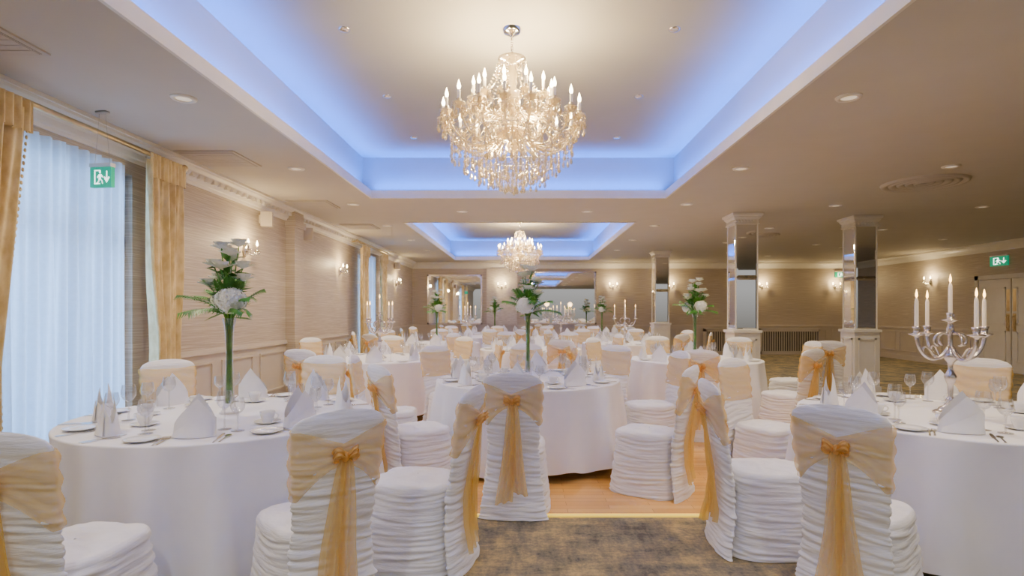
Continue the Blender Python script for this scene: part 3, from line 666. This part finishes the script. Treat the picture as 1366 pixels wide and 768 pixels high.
# flower arrangement
vs=MB().lathe([(.001,.004),(.055,.002),(.06,.008),(.045,.02),(.034,.06),(.024,.2),(.020,.38),(.026,.52),(.040,.60),(.038,.598),(.023,.52),(.017,.38),(.020,.2),(.028,.07),(.001,.06)],24).mesh('tall_vase',glassmat('vase_glass',lo=.05,hi=.55))
stm=MB()
for k in range(16):
    a=k*.7; q=.6+.4*((k*7)%5)/4; stm.tube([(.020*q*math.cos(a),.020*q*math.sin(a),.065),(.013*q*math.cos(a+1),.013*q*math.sin(a+1),.36),(.02*math.cos(a),.02*math.sin(a),.60),(.06*math.cos(a),.06*math.sin(a),.72)],.0058,5)
me_st=stm.mesh('stems',M_stem)
def frond(mb,a,el,L_,n=15):
    pts=[]
    for i in range(n+1):
        t=i/n; r=L_*t*math.cos(el)*(1+.1*t); z=.61+L_*t*math.sin(el)-.20*L_*t*t*2*math.cos(el); pts.append(Vector((r*math.cos(a),r*math.sin(a),z)))
    mb.tube(pts,.003,4)
    for i in range(3,n+1):
        p=pts[i]; d_=(pts[i]-pts[i-1]).normalized(); sd=d_.cross(Vector((0,0,1))).normalized()
        ll=L_*.36*math.sin(pi*(i+1)/(n+4))
        for s_ in(-1,1):
            q=(d_*.85+sd*s_*.55).normalized(); w_=d_.cross(q).cross(q).normalized()*.008
            m_=p+q*ll*.5+Vector((0,0,.006)); e_=p+q*ll-Vector((0,0,.03)); mb.add([p,m_+w_,e_,m_-w_],[(0,1,2,3)])
lv=MB(); rd=random.Random(3)
for k in range(20): frond(lv,k*2.39+rd.uniform(-.3,.3),rd.choice((.45,.75,.95,1.15,1.3)),rd.uniform(.22,.33))
for k in range(34):
    a=k*.9; el=rd.uniform(-.4,1.2); L_=rd.uniform(.09,.16); d_=Vector((math.cos(a)*math.cos(el),math.sin(a)*math.cos(el),math.sin(el))); s_=d_.cross(Vector((0,0,1))).normalized(); o_=Vector((0,0,.60+.010*k))+d_*.02
    lv.add([o_,o_+d_*L_*.3+s_*.026,o_+d_*L_*.65+s_*.024-Vector((0,0,.01)),o_+d_*L_-Vector((0,0,.03)),o_+d_*L_*.65-s_*.024-Vector((0,0,.01)),o_+d_*L_*.3-s_*.026],[(0,1,2,3),(0,3,4,5)])
LIL=[(.03,-.05,.99),(-.07,-.05,.92),(.10,-.03,.91),(-.02,.07,.97),(.01,-.12,.90),(-.09,.05,.84),(.06,.0,1.05),(-.04,-.02,1.03),(.12,-.06,.83),(-.11,-.04,.80)]
for p in LIL: lv.tube([(0,0,.6),(p[0]*.4,p[1]*.4,.8),p],.004,5)
me_lv=lv.mesh('foliage',M_green)
def hyd(r):
    mb=MB().ball((0,0,0),r*.85,12,8); n=120
    for i in range(n):
        z=1-2*(i+.5)/n; a=i*2.39996; q=math.sqrt(1-z*z); d_=Vector((q*math.cos(a),q*math.sin(a),z)); t=d_.orthogonal().normalized(); b_=d_.cross(t); ro=rd.uniform(0,1.5); t,b_=t*math.cos(ro)+b_*math.sin(ro),b_*math.cos(ro)-t*math.sin(ro)
        c_=Vector((d_.x,d_.y,d_.z*.85))*r*rd.uniform(.88,1.10); s_=r*.20
        for w_ in (t,b_,-t,-b_):
            x=d_.cross(w_); mb.add([c_,c_+w_*s_*.6+x*s_*.45+d_*s_*.2,c_+w_*s_*1.1+d_*s_*.05,c_+w_*s_*.6-x*s_*.45+d_*s_*.2],[(0,1,2,3)])
    return mb.mesh('hydrangea_bloom',M_petal,False)
me_h=hyd(.088)
ly=MB()
for k in range(12):
    a=k*pi/6; e1=.5 if k%2 else 1.1; d_=Vector((math.cos(a),math.sin(a),e1)).normalized(); x=Vector((-math.sin(a),math.cos(a),0)); e_=d_*.072
    ly.add([(0,0,0),e_*.5+x*.025,e_*.85+x*.021,e_*1.05-Vector((0,0,.010)),e_*.85-x*.021,e_*.5-x*.025],[(0,1,2,3),(0,3,4,5)])
ly.ball((0,0,.02),.022,8,6)
me_ly=ly.mesh('rose_bloom',M_petal)
fl=[P_('stems',me_st),P_('foliage',me_lv),P_('hydrangea_bloom',me_h,(.05,-.08,.71)),P_('hydrangea_bloom',me_h,(-.06,.07,.70))]+[P_('rose_bloom',me_ly,p,i) for i,p in enumerate(LIL)]
# candelabra
cs=MB().lathe([(.001,0),(.095,0),(.095,.008),(.08,.018),(.066,.022),(.06,.035),(.035,.05),(.021,.065),(.030,.08),(.021,.095),(.014,.11),(.016,.18),(.028,.21),(.034,.235),(.021,.26),(.014,.28),(.016,.32),(.034,.345),(.040,.37),(.023,.39),(.014,.41),(.014,.50),(.023,.52),(.021,.54),(.014,.56),(.016,.575),(.044,.585),(.046,.59),(.018,.595),(.020,.62),(.024,.635),(.012,.635)],20)
me_cs=cs.mesh('candelabra',M_silver)
ca=MB().tube(bez([(.012,0,.42),(.07,0,.30),(.17,0,.31),(.21,0,.44),(.21,0,.48)],18),[.011]*19,8)
ca.tube(bez([(.02,0,.50),(.06,0,.52),(.12,0,.50),(.11,0,.42),(.07,0,.43)],14),.008,6)
ca.tube(bez([(.10,0,.36),(.13,0,.42),(.17,0,.44),(.17,0,.39)],10),.006,6)
ca.lathe([(.008,.47),(.014,.485),(.044,.497),(.046,.503),(.017,.505),(.020,.53),(.026,.548),(.02,.548),(.012,.53)],16,(.21,0,0))
me_ca=ca.mesh('candle_arm',M_silver)
me_cn=MB().lathe([(.012,0),(.0112,.17),(.006,.19),(.001,.192)],12).mesh('taper_candle',M_candle)
me_fl=MB().lathe([(.001,.192),(.007,.204),(.007,.218),(.001,.248)],8).mesh('flame',M_flame)
can=[P_('candle_arm',me_ca,rz=k*pi/2+.35,ch=[P_('taper_candle',me_cn,loc=(.21,0,.535)),P_('flame',me_fl,loc=(.21,0,.535))]) for k in range(4)]+[P_('taper_candle',me_cn,loc=(0,0,.63),ch=[P_('flame',me_fl)])]
for i,(x,y,c_) in enumerate(TABLES):
    place('banquet_table',me_tb,[P_('tablecloth',cl[i%3],label='white floor-length linen tablecloth')],(x,y,FZ),i*1.3,'round banquet table under a long white tablecloth','table','round banquet tables')
    zt=.7515+FZ
    if c_=='v': place('flower_arrangement',vs,fl,(x,y,zt),i*2.1,'tall glass vase with white flowers and palm leaves','flower arrangement','tall floral centrepieces')
    if c_=='c':
        o=place('candelabra',me_cs,can,(x,y,zt),i*.6,'ornate silver five-branch candelabra with lit taper candles','candelabra','silver candelabras')
        ld=bpy.data.lights.new('candle_glow','POINT'); ld.energy=3; ld.color=(1,.6,.25); ld.shadow_soft_size=.1
        lo=bpy.data.objects.new('candle_glow',ld); C.objects.link(lo); lo.parent=o; lo.location=(0,0,.95)
    lev=2 if i<3 else (1 if i<8 else 0)
    for k in range(8): setting(x,y,k*pi/4+.25+i*.37,lev)
# ---------------------------------------------------------------- world, camera
W=bpy.data.worlds.new('world'); S.world=W; W.use_nodes=True
N=W.node_tree.nodes; L=W.node_tree.links; bg=N['Background']
tc=N.new('ShaderNodeTexCoord'); sx=N.new('ShaderNodeSeparateXYZ'); cr=N.new('ShaderNodeValToRGB'); mr=N.new('ShaderNodeMapRange')
mr.inputs['From Min'].default_value=-.3; mr.inputs['From Max'].default_value=.5
e=cr.color_ramp.elements; e[0].position=.3; e[0].color=(.18,.16,.12,1); e[1].position=.42; e[1].color=(.66,.65,.65,1); k=e.new(.8); k.color=(.70,.70,.71,1)
L.new(tc.outputs['Generated'],sx.inputs[0]); L.new(sx.outputs['Z'],mr.inputs[0]); L.new(mr.outputs[0],cr.inputs[0]); L.new(cr.outputs[0],bg.inputs[0])
bg.inputs[1].default_value=.72
cd=bpy.data.cameras.new('camera'); co=bpy.data.objects.new('camera',cd); C.objects.link(co)
co.location=(0,0,1.4); co.rotation_euler=(pi/2,0,0); cd.sensor_width=36; cd.lens=36*750/1366
cd.shift_x=-17/1366; cd.shift_y=31/1366; cd.clip_start=.05
S.camera=co
